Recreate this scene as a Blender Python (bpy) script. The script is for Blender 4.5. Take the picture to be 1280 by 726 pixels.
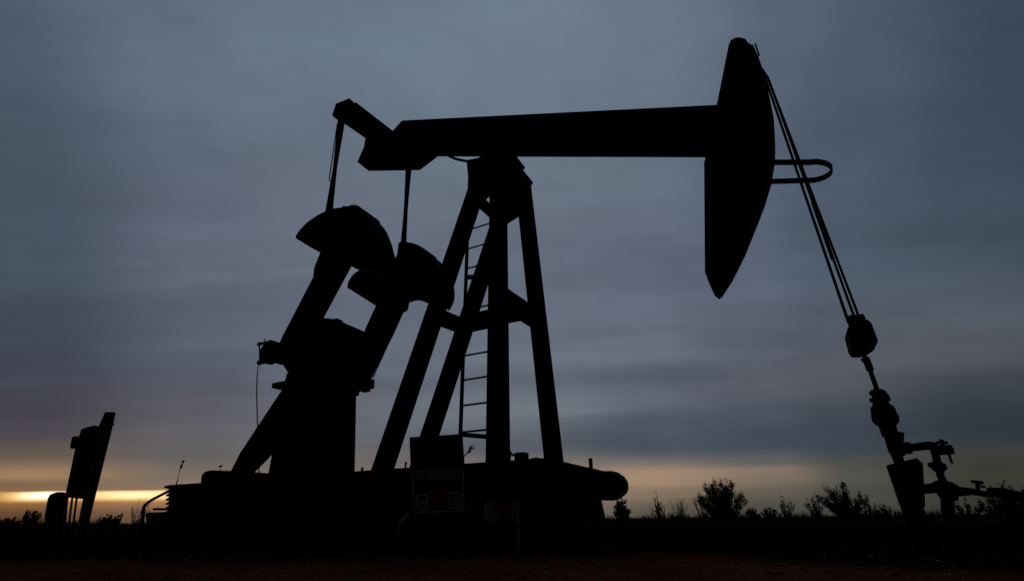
import bpy, bmesh, math, random
from mathutils import Vector, Matrix
random.seed(7)
rad = math.radians
scene = bpy.context.scene
for o in list(bpy.data.objects):
    bpy.data.objects.remove(o)
COL = scene.collection

# ------------------------------------------------------------------ camera
F_PX, PITCH, ROLL = 600.0, rad(25.5), rad(0.6)
CAM_H = 0.28                                   # camera almost on the ground
right = Vector((1, 0, 0)); fwd = Vector((0, math.cos(PITCH), math.sin(PITCH)))
up = Vector((0, -math.sin(PITCH), math.cos(PITCH)))
rt = right*math.cos(ROLL) - up*math.sin(ROLL)
upv = up*math.cos(ROLL) + right*math.sin(ROLL)
CAM = Vector((0, 0, CAM_H))
cam = bpy.data.cameras.new('camera')
cam.sensor_width = 36.0; cam.lens = 36.0*F_PX/1280.0
cam.clip_start = 0.05; cam.clip_end = 6000
co = bpy.data.objects.new('camera', cam); COL.objects.link(co)
m = Matrix((rt, upv, -fwd)).transposed().to_4x4(); m.translation = CAM
co.matrix_world = m
scene.camera = co
scene.render.resolution_x, scene.render.resolution_y = 1024, 580

# ------------------------------------------------------------------ exposure
vs = scene.view_settings
scene.display_settings.display_device = 'sRGB'
vs.view_transform = 'Standard'; vs.look = 'None'; vs.exposure = 0.0; vs.gamma = 1.0; vs.use_curve_mapping = False

# ------------------------------------------------------------------ sky: overcast dusk, a bright slot under the clouds
def lin(c):
    out = []
    for v in c:
        v /= 255.0
        out.append(v/12.92 if v <= 0.04045 else ((v+0.055)/1.055)**2.4)
    return out
SUN_AZ, SUN_EL = rad(-43), rad(2.2)            # azimuth from +Y, positive to the right
world = bpy.data.worlds.new('World'); scene.world = world; world.use_nodes = True
nt = world.node_tree; nt.nodes.clear(); L = nt.links.new
def node(t, **kw):
    n = nt.nodes.new(t)
    for k, v in kw.items(): setattr(n, k, v)
    return n
def mth(op, a, b=None, c=None, clamp=False):
    n = node('ShaderNodeMath', operation=op, use_clamp=clamp)
    for i, v in enumerate((a, b, c)):
        if v is None: continue
        if isinstance(v, (int, float)): n.inputs[i].default_value = v
        else: L(v, n.inputs[i])
    return n.outputs[0]
tc = node('ShaderNodeTexCoord')
sep = node('ShaderNodeSeparateXYZ'); L(tc.outputs['Generated'], sep.inputs[0])
# cloud bands run left to right: beta climbs from the horizon ahead over the zenith, lon turns to the sides
az = mth('MULTIPLY', mth('ARCSINE', sep.outputs[0]), 57.29578)
el0 = mth('MULTIPLY', mth('ARCTAN2', sep.outputs[2], sep.outputs[1]), 57.29578)
def noise(sx, sy, scale, detail, rough, off=0.0, tilt=0.0):
    cx = node('ShaderNodeCombineXYZ')
    L(mth('MULTIPLY', az, sx), cx.inputs[0])
    L(mth('MULTIPLY', mth('ADD', el0, mth('MULTIPLY', az, tilt)), sy), cx.inputs[1])
    cx.inputs[2].default_value = off
    n = node('ShaderNodeTexNoise'); n.inputs['Scale'].default_value = scale
    n.inputs['Detail'].default_value = detail; n.inputs['Roughness'].default_value = rough
    L(cx.outputs[0], n.inputs['Vector'])
    return mth('SUBTRACT', n.outputs[0], 0.5)
n_big = noise(0.04, 0.07, 1.0, 4, 0.5, 3.1, 0.22)
n_mid = noise(0.030, 0.22, 1.0, 5, 0.55, 11.7, -0.05)
n_fine = noise(0.03, 0.8, 1.0, 4, 0.55, 5.3, 0.0)
n_puff = noise(0.09, 0.17, 1.0, 6, 0.6, 21.0, 0.14)
def smooth(a, b, v):
    n = node('ShaderNodeMapRange', interpolation_type='SMOOTHSTEP')
    L(v, n.inputs[0]); n.inputs[1].default_value = a; n.inputs[2].default_value = b
    return n.outputs[0]
low = mth('SUBTRACT', 1.0, smooth(10, 30, el0)); midw = mth('ADD', 0.25, mth('MULTIPLY', mth('SUBTRACT', 1.0, smooth(22, 44, el0)), 0.75))
# the cloud base undulates: the ramps are read at a wavering elevation
amp = mth('MINIMUM', mth('MULTIPLY', mth('MAXIMUM', el0, 0.0), 0.16), 6.0)
el = mth('ADD', el0, mth('MULTIPLY', amp, mth('ADD', n_big, mth('MULTIPLY', n_mid, 0.5))))
el = mth('ADD', el, mth('MULTIPLY', mth('MULTIPLY', n_fine, low), 0.4))
t = mth('DIVIDE', el, 180.0, clamp=True)
def ramp(stops):
    stops = list(stops)+([(178,(12,13,15))] if stops[-1][0] < 150 else [])
    r = node('ShaderNodeValToRGB'); cr = r.color_ramp; cr.interpolation = 'EASE'
    while len(cr.elements) > 2: cr.elements.remove(cr.elements[-1])
    for i, (e, c) in enumerate(stops):
        p = e/180.0
        if i < 2: k = cr.elements[i]; k.position = p
        else: k = cr.elements.new(p)
        k.color = lin(c)+[1]
    L(t, r.inputs[0]); return r.outputs[0]
Z1, Z2 = (75,(62,72,84)), (100,(30,34,41))
cols = [
 (-58, [(0,(60,56,56)),(4,(80,70,64)),(9,(50,52,62)),(18,(48,56,70)),(30,(58,68,80)),(56,(62,72,86)),(75,(50,58,68)),Z2]),
 (-44, [(0,(56,48,43)),(0.6,(66,55,48)),(1.5,(100,76,54)),(2.6,(126,97,72)),(3.9,(114,95,77)),(4.7,(165,130,97)),(5.5,(122,103,86)),(6.6,(92,85,78)),(9,(63,64,76)),(12.5,(58,62,78)),(17,(60,68,84)),(22,(62,73,89)),(30,(70,82,97)),(41,(72,83,98)),(56,(77,89,104)),Z1,Z2]),
 (-33, [(0,(80,70,62)),(1.2,(104,86,70)),(2.6,(136,108,82)),(3.6,(120,108,98)),(5.2,(112,104,97)),(6.6,(93,92,95)),(12.5,(86,88,99)),(17,(80,88,101)),(22,(84,93,107)),(31,(95,103,119)),(36,(92,102,118)),(53,(97,112,127)),Z1,Z2]),
 (-24, [(0,(110,100,90)),(3,(124,110,98)),(6,(106,102,100)),(9,(94,96,104)),(13,(94,98,110)),(18,(92,99,113)),(24,(94,102,117)),(31,(101,109,124)),(38,(99,109,124)),(53,(102,118,133)),Z1,Z2]),
 (3,   [(0,(112,104,96)),(2.5,(128,114,101)),(4.0,(134,118,104)),(5.8,(112,106,104)),(7.5,(86,92,103)),(12.5,(108,116,126)),(15,(98,104,117)),(17.5,(108,115,129)),(24,(98,106,121)),(29,(97,106,121)),(40,(106,117,132)),(55,(109,125,140)),Z1,Z2]),
 (15,  [(0,(78,74,66)),(1.2,(97,90,78)),(2.5,(132,114,97)),(3.6,(154,130,108)),(4.4,(157,132,110)),(5.5,(146,124,106)),(5.95,(100,98,98)),(7.5,(68,79,92)),(10,(78,87,100)),(13,(96,102,114)),(15,(88,96,109)),(17.5,(106,112,126)),(24,(96,104,120)),(29,(93,102,118)),(40,(101,112,127)),(53,(104,119,134)),Z1,Z2]),
 (27,  [(0,(68,67,61)),(1.6,(80,79,71)),(3,(104,96,86)),(4.2,(126,111,98)),(5.2,(128,114,101)),(6,(92,92,92)),(7.8,(62,72,86)),(11,(76,83,95)),(14,(88,93,104)),(18,(90,97,110)),(28,(86,96,112)),(40,(86,97,113)),(53,(88,100,116)),Z1,Z2]),
 (33,  [(0,(64,64,58)),(2.5,(76,76,70)),(4,(81,82,76)),(5.5,(79,79,75)),(7,(58,68,78)),(10,(60,68,80)),(14,(84,88,96)),(18,(84,90,101)),(28,(78,89,104)),(40,(76,89,104)),(53,(76,89,104)),Z1,Z2]),
 (43,  [(0,(50,50,45)),(4,(60,60,53)),(6.5,(60,62,58)),(9,(44,54,62)),(11,(46,56,65)),(14,(62,68,76)),(18,(81,85,93)),(23,(78,88,98)),(31,(68,80,94)),(40,(62,77,92)),(55,(57,72,87)),Z1,Z2]),
 (58,  [(0,(36,36,34)),(6,(38,41,42)),(10,(34,42,50)),(18,(54,60,68)),(31,(50,62,74)),(55,(44,56,68)),(75,(38,46,54)),Z2]),
 (88,  [(0,(16,17,20)),(20,(22,25,30)),(50,(26,31,38)),Z2]),
]
def mix(f, a, b, bt='MIX'):
    n = node('ShaderNodeMix', data_type='RGBA', blend_type=bt)
    if isinstance(f, (int, float)): n.inputs[0].default_value = f
    else: L(f, n.inputs[0])
    for i, v in ((6, a), (7, b)):
        if isinstance(v, (tuple, list)): n.inputs[i].default_value = v
        else: L(v, n.inputs[i])
    return n.outputs[2]
dark = [(0,(16,17,20)),(20,(22,25,30)),(50,(26,31,38)),Z2,(180,(12,13,15))]
prev_az = -88; acc = ramp(dark)
for a, st in cols:
    sh = -0.5*math.tan(rad(a))*600*1.0/600 if abs(a) < 50 else (0.5 if a < 0 else -0.5)   # the bands dip slightly to the right
    st = [(max(0, e+sh) if 0 < e < 12 else e, c) for e, c in st]
    acc = mix(smooth(prev_az, a, az), acc, ramp(st)); prev_az = a
# the slot of open sky low on the left where the sun has just gone under
gl_el = mth('ADD', el0, mth('ADD', mth('MULTIPLY', n_puff, 0.5), mth('MULTIPLY', n_fine, 0.25)))
def bump(v, c, w):
    d = mth('DIVIDE', mth('SUBTRACT', v, c), w)
    return mth('POWER', 2.718, mth('MULTIPLY', mth('MULTIPLY', d, d), -1.0))
lo = smooth(2.05, 2.75, gl_el); hi = mth('SUBTRACT', 1.0, smooth(3.15, 3.42, gl_el))
slot = mth('MULTIPLY', mth('MULTIPLY', lo, hi), mth('MULTIPLY', smooth(-47, -43, az), mth('SUBTRACT', 1.0, smooth(-33, -22, az))))
core = mth('MULTIPLY', bump(gl_el, 2.95, 0.42), mth('MAXIMUM', bump(az, -42.3, 1.3), mth('MULTIPLY', bump(az, -36, 3.5), 0.40)))
core = mth('MULTIPLY', core, slot)
warm = mth('MULTIPLY', bump(gl_el, 2.1, 0.55), mth('MULTIPLY', smooth(-50, -43, az), mth('SUBTRACT', 1.0, smooth(-36, -22, az))))
acc = mix(mth('MULTIPLY', warm, 0.12), acc, lin((214,140,70))+[1])
acc = mix(mth('MULTIPLY', slot, 0.88), acc, lin((238,178,98))+[1])
acc = mix(mth('MULTIPLY', core, 1.0, clamp=True), acc, (1.7, 1.55, 1.0, 1))
# soft light and dark in the cloud itself
gain = mth('ADD', 1.0, mth('ADD', mth('MULTIPLY', mth('MULTIPLY', n_mid, midw), 0.62), mth('ADD', mth('ADD', mth('MULTIPLY', n_puff, 0.36), mth('MULTIPLY', n_big, 0.18)), mth('MULTIPLY', mth('MULTIPLY', n_fine, low), 0.25))))
gcol = node('ShaderNodeCombineXYZ')
for i in range(3): L(gain, gcol.inputs[i])
acc = mix(1.0, acc, gcol.outputs[0], 'MULTIPLY')
sky = node('ShaderNodeTexSky'); sky.sky_type = 'NISHITA'; sky.sun_disc = False
sky.sun_elevation = SUN_EL; sky.sun_rotation = SUN_AZ
skyc = mix(1.0, sky.outputs[0], (0.0012, 0.0012, 0.0012, 1), 'MULTIPLY')
acc = mix(1.0, acc, skyc, 'ADD')
bg = node('ShaderNodeBackground'); bg.inputs[1].default_value = 1.0
L(acc, bg.inputs[0]); wo = node('ShaderNodeOutputWorld'); L(bg.outputs[0], wo.inputs[0])

sl = bpy.data.lights.new('sun', 'SUN'); sl.energy = 0.03; sl.angle = rad(10); sl.color = (1, 0.72, 0.42)
so = bpy.data.objects.new('sun', sl); COL.objects.link(so); so.location = (-20, 20, 20)
sd = Vector((math.sin(SUN_AZ)*math.cos(SUN_EL), math.cos(SUN_AZ)*math.cos(SUN_EL), math.sin(SUN_EL)))
so.rotation_euler = (-sd).to_track_quat('-Z', 'Y').to_euler()

# ------------------------------------------------------------------ frames of reference
TH = rad(28)                                   # the unit's head turns 28 deg towards the camera
B = Vector((math.cos(TH), -math.sin(TH), 0)); A = Vector((math.sin(TH), math.cos(TH), 0))
def ray(x, y): return rt*(x-640.0) - upv*(y-363.0) + fwd*F_PX
_d = ray(630, 205); BEAR = _d*(4.8/_d.z)       # centre bearing, relative to the camera
ORG = Vector((BEAR.x, BEAR.y, 0))
BZ = 4.8+CAM_H
def U(x, y, Y):                                # measured point on the unit's plane Y -> local (X, Y, Z)
    d = ray(x, y); o = BEAR + A*Y
    p = d*(o.dot(A)/d.dot(A))
    return Vector(((p-o).dot(B), Y, p.z+CAM_H))
def UX(x, y, Y):
    p = U(x, y, Y); return (p.x, p.z)
def G(x, y, dist):                             # measured point at a forward distance -> world
    d = ray(x, y); return CAM + d*(dist/d.y)
def UW(p): return ORG + B*p[0] + A*p[1] + Vector((0, 0, p[2]))

# ------------------------------------------------------------------ materials
def material(name, c1, c2, rough=0.7, metal=0.0, scale=6.0, bump_s=0.3, c3=None, spec=0.3):
    mt = bpy.data.materials.new(name); mt.use_nodes = True
    n = mt.node_tree.nodes; l = mt.node_tree.links.new
    bs = n['Principled BSDF']; tcx = n.new('ShaderNodeTexCoord')
    nz = n.new('ShaderNodeTexNoise'); nz.inputs['Scale'].default_value = scale; nz.inputs['Detail'].default_value = 8; nz.inputs['Roughness'].default_value = 0.65
    l(tcx.outputs['Object'], nz.inputs['Vector'])
    r = n.new('ShaderNodeValToRGB'); r.color_ramp.elements[0].position = 0.38; r.color_ramp.elements[1].position = 0.62
    r.color_ramp.elements[0].color = (*c1, 1); r.color_ramp.elements[1].color = (*c2, 1)
    if c3:
        e = r.color_ramp.elements.new(0.72); e.color = (*c3, 1)
    l(nz.outputs[0], r.inputs[0]); l(r.outputs[0], bs.inputs['Base Color'])
    nb = n.new('ShaderNodeTexNoise'); nb.inputs['Scale'].default_value = scale*7; nb.inputs['Detail'].default_value = 5
    l(tcx.outputs['Object'], nb.inputs['Vector'])
    bp = n.new('ShaderNodeBump'); bp.inputs['Strength'].default_value = bump_s; bp.inputs['Distance'].default_value = 0.02
    l(nb.outputs[0], bp.inputs['Height']); l(bp.outputs[0], bs.inputs['Normal'])
    bs.inputs['Roughness'].default_value = rough; bs.inputs['Metallic'].default_value = metal
    bs.inputs['Specular IOR Level'].default_value = spec
    return mt
M_STEEL = material('dark_painted_steel', (0.006,0.0065,0.007), (0.010,0.0095,0.009), 0.9, 0, 4, 0.3, (0.018,0.011,0.007), 0.04)
M_RUST = material('rusty_steel', (0.016,0.011,0.008), (0.028,0.016,0.010), 0.9, 0, 9, 0.4, None, 0.1)
M_WIRE = material('greasy_wire_rope', (0.010,0.010,0.010), (0.018,0.016,0.014), 0.8, 0, 30, 0.2, None, 0.1)
M_CONC = material('oil_stained_concrete', (0.008,0.007,0.007), (0.014,0.012,0.011), 0.95, 0, 3, 0.5, None, 0.1)
M_CAB = material('grey_cabinet_paint', (0.022,0.023,0.024), (0.030,0.030,0.030), 0.8, 0, 5, 0.1, None, 0.1)
M_WOOD = material('weathered_pole_wood', (0.03,0.024,0.019), (0.045,0.036,0.028), 0.95, 0, 7, 0.5, None, 0.1)
M_SIGN = material('sign_black_face', (0.012,0.012,0.012), (0.018,0.017,0.017), 0.7, 0, 5, 0.05, None, 0.1)
M_WHITE = material('faded_white_paint', (0.42,0.42,0.41), (0.56,0.55,0.54), 0.8, 0, 12, 0.1, None, 0.1)
M_GREY = material('faded_grey_lettering', (0.36,0.36,0.36), (0.5,0.49,0.49), 0.8, 0, 12, 0.1, None, 0.1)
M_RED = material('faded_red_paint', (0.22,0.014,0.014), (0.32,0.026,0.022), 0.8, 0, 8, 0.1, None, 0.1)
M_YEL = material('faded_yellow_paint', (0.26,0.22,0.10), (0.36,0.30,0.14), 0.85, 0, 8, 0.2, None, 0.1)
M_HOSE = material('dusty_pale_hose', (0.28,0.28,0.27), (0.4,0.39,0.37), 0.8, 0, 12, 0.1, None, 0.1)
M_LEAF = material('desert_shrub_leaf', (0.035,0.042,0.022), (0.055,0.060,0.030), 0.9, 0, 3, 0.1, None, 0.1)
M_TWIG = material('dry_twig', (0.035,0.028,0.020), (0.055,0.044,0.032), 0.95, 0, 5, 0.1, None, 0.1)
M_GRASS = material('dry_scrub', (0.04,0.036,0.02), (0.06,0.05,0.03), 0.95, 0, 4, 0.1, None, 0.1)
M_STONE = material('pale_gravel', (0.10,0.06,0.045), (0.34,0.27,0.23), 0.9, 0, 5, 0.3, None, 0.1)

def ground_material():
    mt = bpy.data.materials.new('red_dirt'); mt.use_nodes = True
    n = mt.node_tree.nodes; l = mt.node_tree.links.new; bs = n['Principled BSDF']
    tcx = n.new('ShaderNodeTexCoord')
    a = n.new('ShaderNodeTexNoise'); a.inputs['Scale'].default_value = 0.9; a.inputs['Detail'].default_value = 10; a.inputs['Roughness'].default_value = 0.7
    b = n.new('ShaderNodeTexNoise'); b.inputs['Scale'].default_value = 14; b.inputs['Detail'].default_value = 6
    for q in (a, b): l(tcx.outputs['Object'], q.inputs['Vector'])
    r = n.new('ShaderNodeValToRGB'); e = r.color_ramp.elements
    e[0].position = .35; e[0].color = (0.11,0.032,0.014,1); e[1].position = .66; e[1].color = (0.33,0.095,0.046,1)
    l(a.outputs[0], r.inputs[0])
    mx = n.new('ShaderNodeMix'); mx.data_type = 'RGBA'; mx.blend_type = 'MULTIPLY'; mx.inputs[0].default_value = 0.8
    r2 = n.new('ShaderNodeValToRGB'); r2.color_ramp.elements[0].position = .3; r2.color_ramp.elements[0].color = (.35,.33,.33,1)
    r2.color_ramp.elements[1].position = .7; r2.color_ramp.elements[1].color = (1.3,1.3,1.3,1)
    l(b.outputs[0], r2.inputs[0]); l(r.outputs[0], mx.inputs[6]); l(r2.outputs[0], mx.inputs[7])
    # dirt darkened in a wide band across the unit, nearer at right, fading far off
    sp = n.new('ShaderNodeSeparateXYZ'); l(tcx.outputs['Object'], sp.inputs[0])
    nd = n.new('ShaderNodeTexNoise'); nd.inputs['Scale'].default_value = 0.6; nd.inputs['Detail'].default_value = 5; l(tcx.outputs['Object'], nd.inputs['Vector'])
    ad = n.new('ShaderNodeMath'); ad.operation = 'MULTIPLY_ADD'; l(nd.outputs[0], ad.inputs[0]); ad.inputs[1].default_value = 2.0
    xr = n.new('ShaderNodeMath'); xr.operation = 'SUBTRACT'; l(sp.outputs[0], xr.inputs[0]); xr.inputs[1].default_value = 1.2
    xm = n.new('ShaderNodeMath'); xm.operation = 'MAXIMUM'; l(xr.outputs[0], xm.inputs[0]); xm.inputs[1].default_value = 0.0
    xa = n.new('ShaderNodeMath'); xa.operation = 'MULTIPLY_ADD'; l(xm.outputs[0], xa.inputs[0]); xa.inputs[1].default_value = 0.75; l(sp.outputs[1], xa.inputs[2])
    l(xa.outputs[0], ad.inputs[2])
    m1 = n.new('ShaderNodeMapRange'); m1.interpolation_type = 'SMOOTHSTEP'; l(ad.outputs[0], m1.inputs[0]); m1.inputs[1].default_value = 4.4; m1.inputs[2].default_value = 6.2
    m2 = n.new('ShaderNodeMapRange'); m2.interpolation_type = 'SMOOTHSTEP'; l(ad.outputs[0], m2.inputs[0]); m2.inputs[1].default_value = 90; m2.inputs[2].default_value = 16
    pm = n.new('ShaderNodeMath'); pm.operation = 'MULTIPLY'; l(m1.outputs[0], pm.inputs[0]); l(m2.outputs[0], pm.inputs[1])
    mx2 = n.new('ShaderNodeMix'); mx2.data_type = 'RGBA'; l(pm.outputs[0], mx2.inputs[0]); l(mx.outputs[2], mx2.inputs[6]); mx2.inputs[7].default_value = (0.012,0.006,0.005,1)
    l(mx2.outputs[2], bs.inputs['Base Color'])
    bp = n.new('ShaderNodeBump'); bp.inputs['Strength'].default_value = 0.8; bp.inputs['Distance'].default_value = 0.05
    l(b.outputs[0], bp.inputs['Height']); l(bp.outputs[0], bs.inputs['Normal'])
    bs.inputs['Roughness'].default_value = 1.0; bs.inputs['Specular IOR Level'].default_value = 0.0
    return mt
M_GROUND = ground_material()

# ------------------------------------------------------------------ mesh helpers
def obj(name, bm, mat, parent=None, bevel=0.0, smooth_=False):
    bmesh.ops.recalc_face_normals(bm, faces=bm.faces)
    me = bpy.data.meshes.new(name); bm.to_mesh(me); bm.free()
    if smooth_:
        for p in me.polygons: p.use_smooth = True
    me.materials.append(mat)
    o = bpy.data.objects.new(name, me); COL.objects.link(o)
    if parent: o.parent = parent
    if bevel:
        b = o.modifiers.new('bevel', 'BEVEL'); b.width = bevel; b.segments = 2; b.limit_method = 'ANGLE'
    if smooth_ and not bevel:
        pass
    return o
def tag(o, label, cat, group=None, kind=None):
    o['label'] = label; o['category'] = cat
    if group: o['group'] = group
    if kind: o['kind'] = kind
    return o
def thing(name, label, cat, loc, rotz=0.0, group=None):
    o = bpy.data.objects.new(name, None); o.empty_display_size = 0.2
    COL.objects.link(o); o.location = loc; o.rotation_euler = (0, 0, rotz)
    return tag(o, label, cat, group)
def prism(bm, poly, y0, y1):                   # polygon in X-Z extruded along Y
    a = [bm.verts.new((x, y0, z)) for x, z in poly]; b = [bm.verts.new((x, y1, z)) for x, z in poly]
    bm.faces.new(a); bm.faces.new(b[::-1]); n = len(poly)
    for i in range(n):
        j = (i+1) % n; bm.faces.new((a[i], b[i], b[j], a[j]))
def box(bm, c, s, rot=None):
    r = bmesh.ops.create_cube(bm, size=1.0)['verts']
    for v in r:
        p = Vector((v.co.x*s[0], v.co.y*s[1], v.co.z*s[2]))
        if rot: p = rot @ p
        v.co = p + Vector(c)
def hexa(bm, bot, top):                        # frustum between two 4-corner loops
    a = [bm.verts.new(p) for p in bot]; b = [bm.verts.new(p) for p in top]
    bm.faces.new(a[::-1]); bm.faces.new(b)
    for i in range(4):
        j = (i+1) % 4; bm.faces.new((a[i], a[j], b[j], b[i]))
def frame_of(d, hint=Vector((0, 1, 0))):
    d = d.normalized()
    if abs(d.dot(hint)) > 0.98: hint = Vector((1, 0, 0))
    s = d.cross(hint).normalized(); t2 = s.cross(d).normalized()
    return s, t2
def bar(bm, p0, p1, w, h, hint=Vector((0, 1, 0)), w1=None, h1=None):   # w across (perp to hint), h along hint
    p0 = Vector(p0); p1 = Vector(p1); s, t2 = frame_of(p1-p0, hint)
    w1 = w if w1 is None else w1; h1 = h if h1 is None else h1
    def loop(p, a, b): return [p + s*(i*a/2) + t2*(j*b/2) for i, j in ((-1,-1),(1,-1),(1,1),(-1,1))]
    hexa(bm, loop(p0, w, h), loop(p1, w1, h1))
def hbeam(bm, p0, p1, w, h, th=0.02, hint=Vector((0, 1, 0))):   # rolled H section: flanges w wide (perp to hint)
    p0 = Vector(p0); p1 = Vector(p1); s, t2 = frame_of(p1-p0, hint)
    bar(bm, p0+t2*(h/2-th/2), p1+t2*(h/2-th/2), w, th, hint)
    bar(bm, p0-t2*(h/2-th/2), p1-t2*(h/2-th/2), w, th, hint)
    bar(bm, p0, p1, th, h-2*th, hint)
def tube(bm, pts, r, seg=8, cap=True):
    pts = [Vector(p) for p in pts]; rs = r if isinstance(r, (list, tuple)) else [r]*len(pts)
    rings = []; prev = None
    for i, p in enumerate(pts):
        d = (pts[min(i+1, len(pts)-1)] - pts[max(i-1, 0)])
        if d.length < 1e-7: d = Vector((0, 0, 1))
        d.normalize()
        if prev is None: s, t2 = frame_of(d, Vector((0.13, 0.97, 0.2)))
        else:
            s = (prev - d*prev.dot(d)).normalized(); t2 = d.cross(s)
        prev = s
        rings.append([bm.verts.new(p + (s*math.cos(k*2*math.pi/seg) + t2*math.sin(k*2*math.pi/seg))*rs[i]) for k in range(seg)])
    for a, b in zip(rings, rings[1:]):
        for k in range(seg):
            j = (k+1) % seg; bm.faces.new((a[k], a[j], b[j], b[k]))
    if cap: bm.faces.new(rings[0][::-1]); bm.faces.new(rings[-1])
def lathe(bm, p0, axis, prof, seg=20):         # prof: (distance along axis, radius)
    p0 = Vector(p0); ax = Vector(axis).normalized()
    s, t2 = frame_of(ax, Vector((0.1, 0.3, 0.95)))
    rings = [[bm.verts.new(p0 + ax*d + (s*math.cos(k*2*math.pi/seg)+t2*math.sin(k*2*math.pi/seg))*r) for k in range(seg)] for d, r in prof]
    for a, b in zip(rings, rings[1:]):
        for k in range(seg):
            j = (k+1) % seg; bm.faces.new((a[k], a[j], b[j], b[k]))
    bm.faces.new(rings[0][::-1]); bm.faces.new(rings[-1])
NB = bmesh.new

# ------------------------------------------------------------------ setting: ground
bm = NB()
xs = [-3000,-800,-250,-120,-70] + [i*2.5-50 for i in range(41)] + [70,120,250,800,3000]
ys = [-3000,-500,-80,-20,-8,-4] + [i*0.5-2 for i in range(29)] + [14+i*2 for i in range(28)] + [80,120,200,400,900,3000]
rg = random.Random(3)
def gz(x, y):
    d = math.hypot(x, y)
    z = 0.018*math.sin(x*0.9+1.3)*math.sin(y*0.7) + 0.012*math.sin(x*2.3+y*1.7)
    z += 0.05*min(1, max(0, (d-14)/20))*math.sin(x*0.21+2)*math.sin(y*0.17+.5)
    return z*min(1, d/2.5) if d < 90 else 0.0
vv = [[bm.verts.new((x, y, gz(x, y))) for x in xs] for y in ys]
for j in range(len(ys)-1):
    for i in range(len(xs)-1):
        bm.faces.new((vv[j][i], vv[j][i+1], vv[j+1][i+1], vv[j+1][i]))
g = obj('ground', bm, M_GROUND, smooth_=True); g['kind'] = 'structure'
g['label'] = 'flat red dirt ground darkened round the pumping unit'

# ------------------------------------------------------------------ the pumping unit
pj = thing('pump_jack', 'large dark steel oil pump jack with raised crank weights and lowered horse head', 'pump jack', ORG, -TH)
YW = 0.15
# walking beam: tapered I section with web stiffeners
bm = NB()
tl, tr = UX(502.5,150.8,-YW), UX(897,131.2,-YW)
bl, br = UX(547.5,195.8,YW), UX(892,197,YW)
tl0 = UX(490,164.5,-YW)
prism(bm, [bl, br, tr, tl, tl0, (tl0[0]-0.1, tl0[1]-0.3)], -0.012, 0.012)
def plate(a, b, th, w, sgn):
    v = Vector((b[0]-a[0], b[1]-a[1])).normalized(); nrm = Vector((-v.y, v.x))*th*sgn
    prism(bm, [a, b, (b[0]+nrm.x, b[1]+nrm.y), (a[0]+nrm.x, a[1]+nrm.y)], -w, w)
plate(tl, tr, 0.03, YW, -1); plate(bl, br, 0.03, YW, 1); plate(tl0, tl, 0.03, YW, -1)
for k in range(1, 7):
    f = k/7.0
    a = Vector((tl[0]+(tr[0]-tl[0])*f, 0, tl[1]+(tr[1]-tl[1])*f)); b = Vector((bl[0]+(br[0]-bl[0])*f, 0, bl[1]+(br[1]-bl[1])*f))
    d = (a-b).normalized()
    bar(bm, b+d*0.035, a-d*0.035, 0.016, YW*1.8, Vector((0, 1, 0)))
obj('walking_beam', bm, M_STEEL, pj)
# tail bearing housing under the beam end
bm = NB()
tail = [UX(490,164.5,-YW), UX(470,164.5,-YW), UX(457,167.5,-YW), UX(455,183,-YW), UX(446.5,202.5,-YW), UX(459,212,0.1), UX(525,213,YW), UX(547.5,195.8,YW), UX(558,184,YW)]
prism(bm, tail, -0.15, 0.15)
obj('tail_bearing_housing', bm, M_STEEL, pj, 0.012)
# horse head: two side plates, curved face plate, back plate
def head_pts(l, Y): return [UX(x, y, Y) for x, y in l]
front_up = head_pts([(925,46),(932,48),(936,54),(946,72),(956,100)], -0.17)
front_mid = [UX(966.5,160,0.0), UX(967.3,182,0.05), UX(967,200,0.1)]
front_low = head_pts([(963,230),(955,257),(945,283),(930,320),(915,350),(899.5,375)], 0.165)
back = head_pts([(893.5,370)], 0.165) + [UX(881,340,-.16)] + [UX(880,204,-0.16), UX(895.5,131,-0.17)] + head_pts([(910.5,56),(913.5,49.5),(919,46.5)], -0.17)
headp = front_up + front_mid + front_low + back
hh_bm = NB(); prism(hh_bm, headp, -0.165, 0.165)
hh = obj('horse_head', hh_bm, M_STEEL, pj, 0.01)
bm = NB()
fr = front_up[2:] + front_mid + front_low[:-1] + [UX(900.5,372.5,0.165)]
for a, b in zip(fr, fr[1:]):
    bar(bm, (a[0], 0, a[1]), (b[0], 0, b[1]), 0.024, 0.326, Vector((0, 1, 0)))
obj('wireline_face_plate', bm, M_STEEL, hh)
bm = NB()                                       # hanger clamp at the top of the face
for q, w in (((939,62),.05), ((944,70),.05)):
    p = U(q[0], q[1], -0.15); bar(bm, p+Vector((0,0.02,0)), p+Vector((0,.28,0)), w, .05, Vector((0,0,1)))
p = U(944, 55, -0.12); tube(bm, [U(949,70,-0.12), p], 0.009, 6)
obj('hanger_clamp', bm, M_STEEL, hh)
# wire guard loop in front of the head
bm = NB()
l0, l1 = U(966,203,-0.17), U(1012,203,-0.17)
r0, r1 = U(962,227,0.17), U(1012,225.5,0.17)
tip = U(1040,212.5,0.0)
pts = [l0, l1]
for k in range(1, 12):
    a = math.pi*k/12
    mid = (l1+r1)/2
    pts.append(Vector((mid.x + (tip.x-mid.x)*math.sin(a), -0.17*math.cos(a), mid.z + (tip.z-mid.z)*math.sin(a))))
pts += [r1, r0]
for a, b in zip(pts, pts[1:]):
    d = (b-a).normalized(); bar(bm, a-d*0.006, b+d*0.006, 0.012, 0.062, Vector((0.25, 0, 1)).normalized())
obj('wire_guard_loop', bm, M_STEEL, hh)
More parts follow.
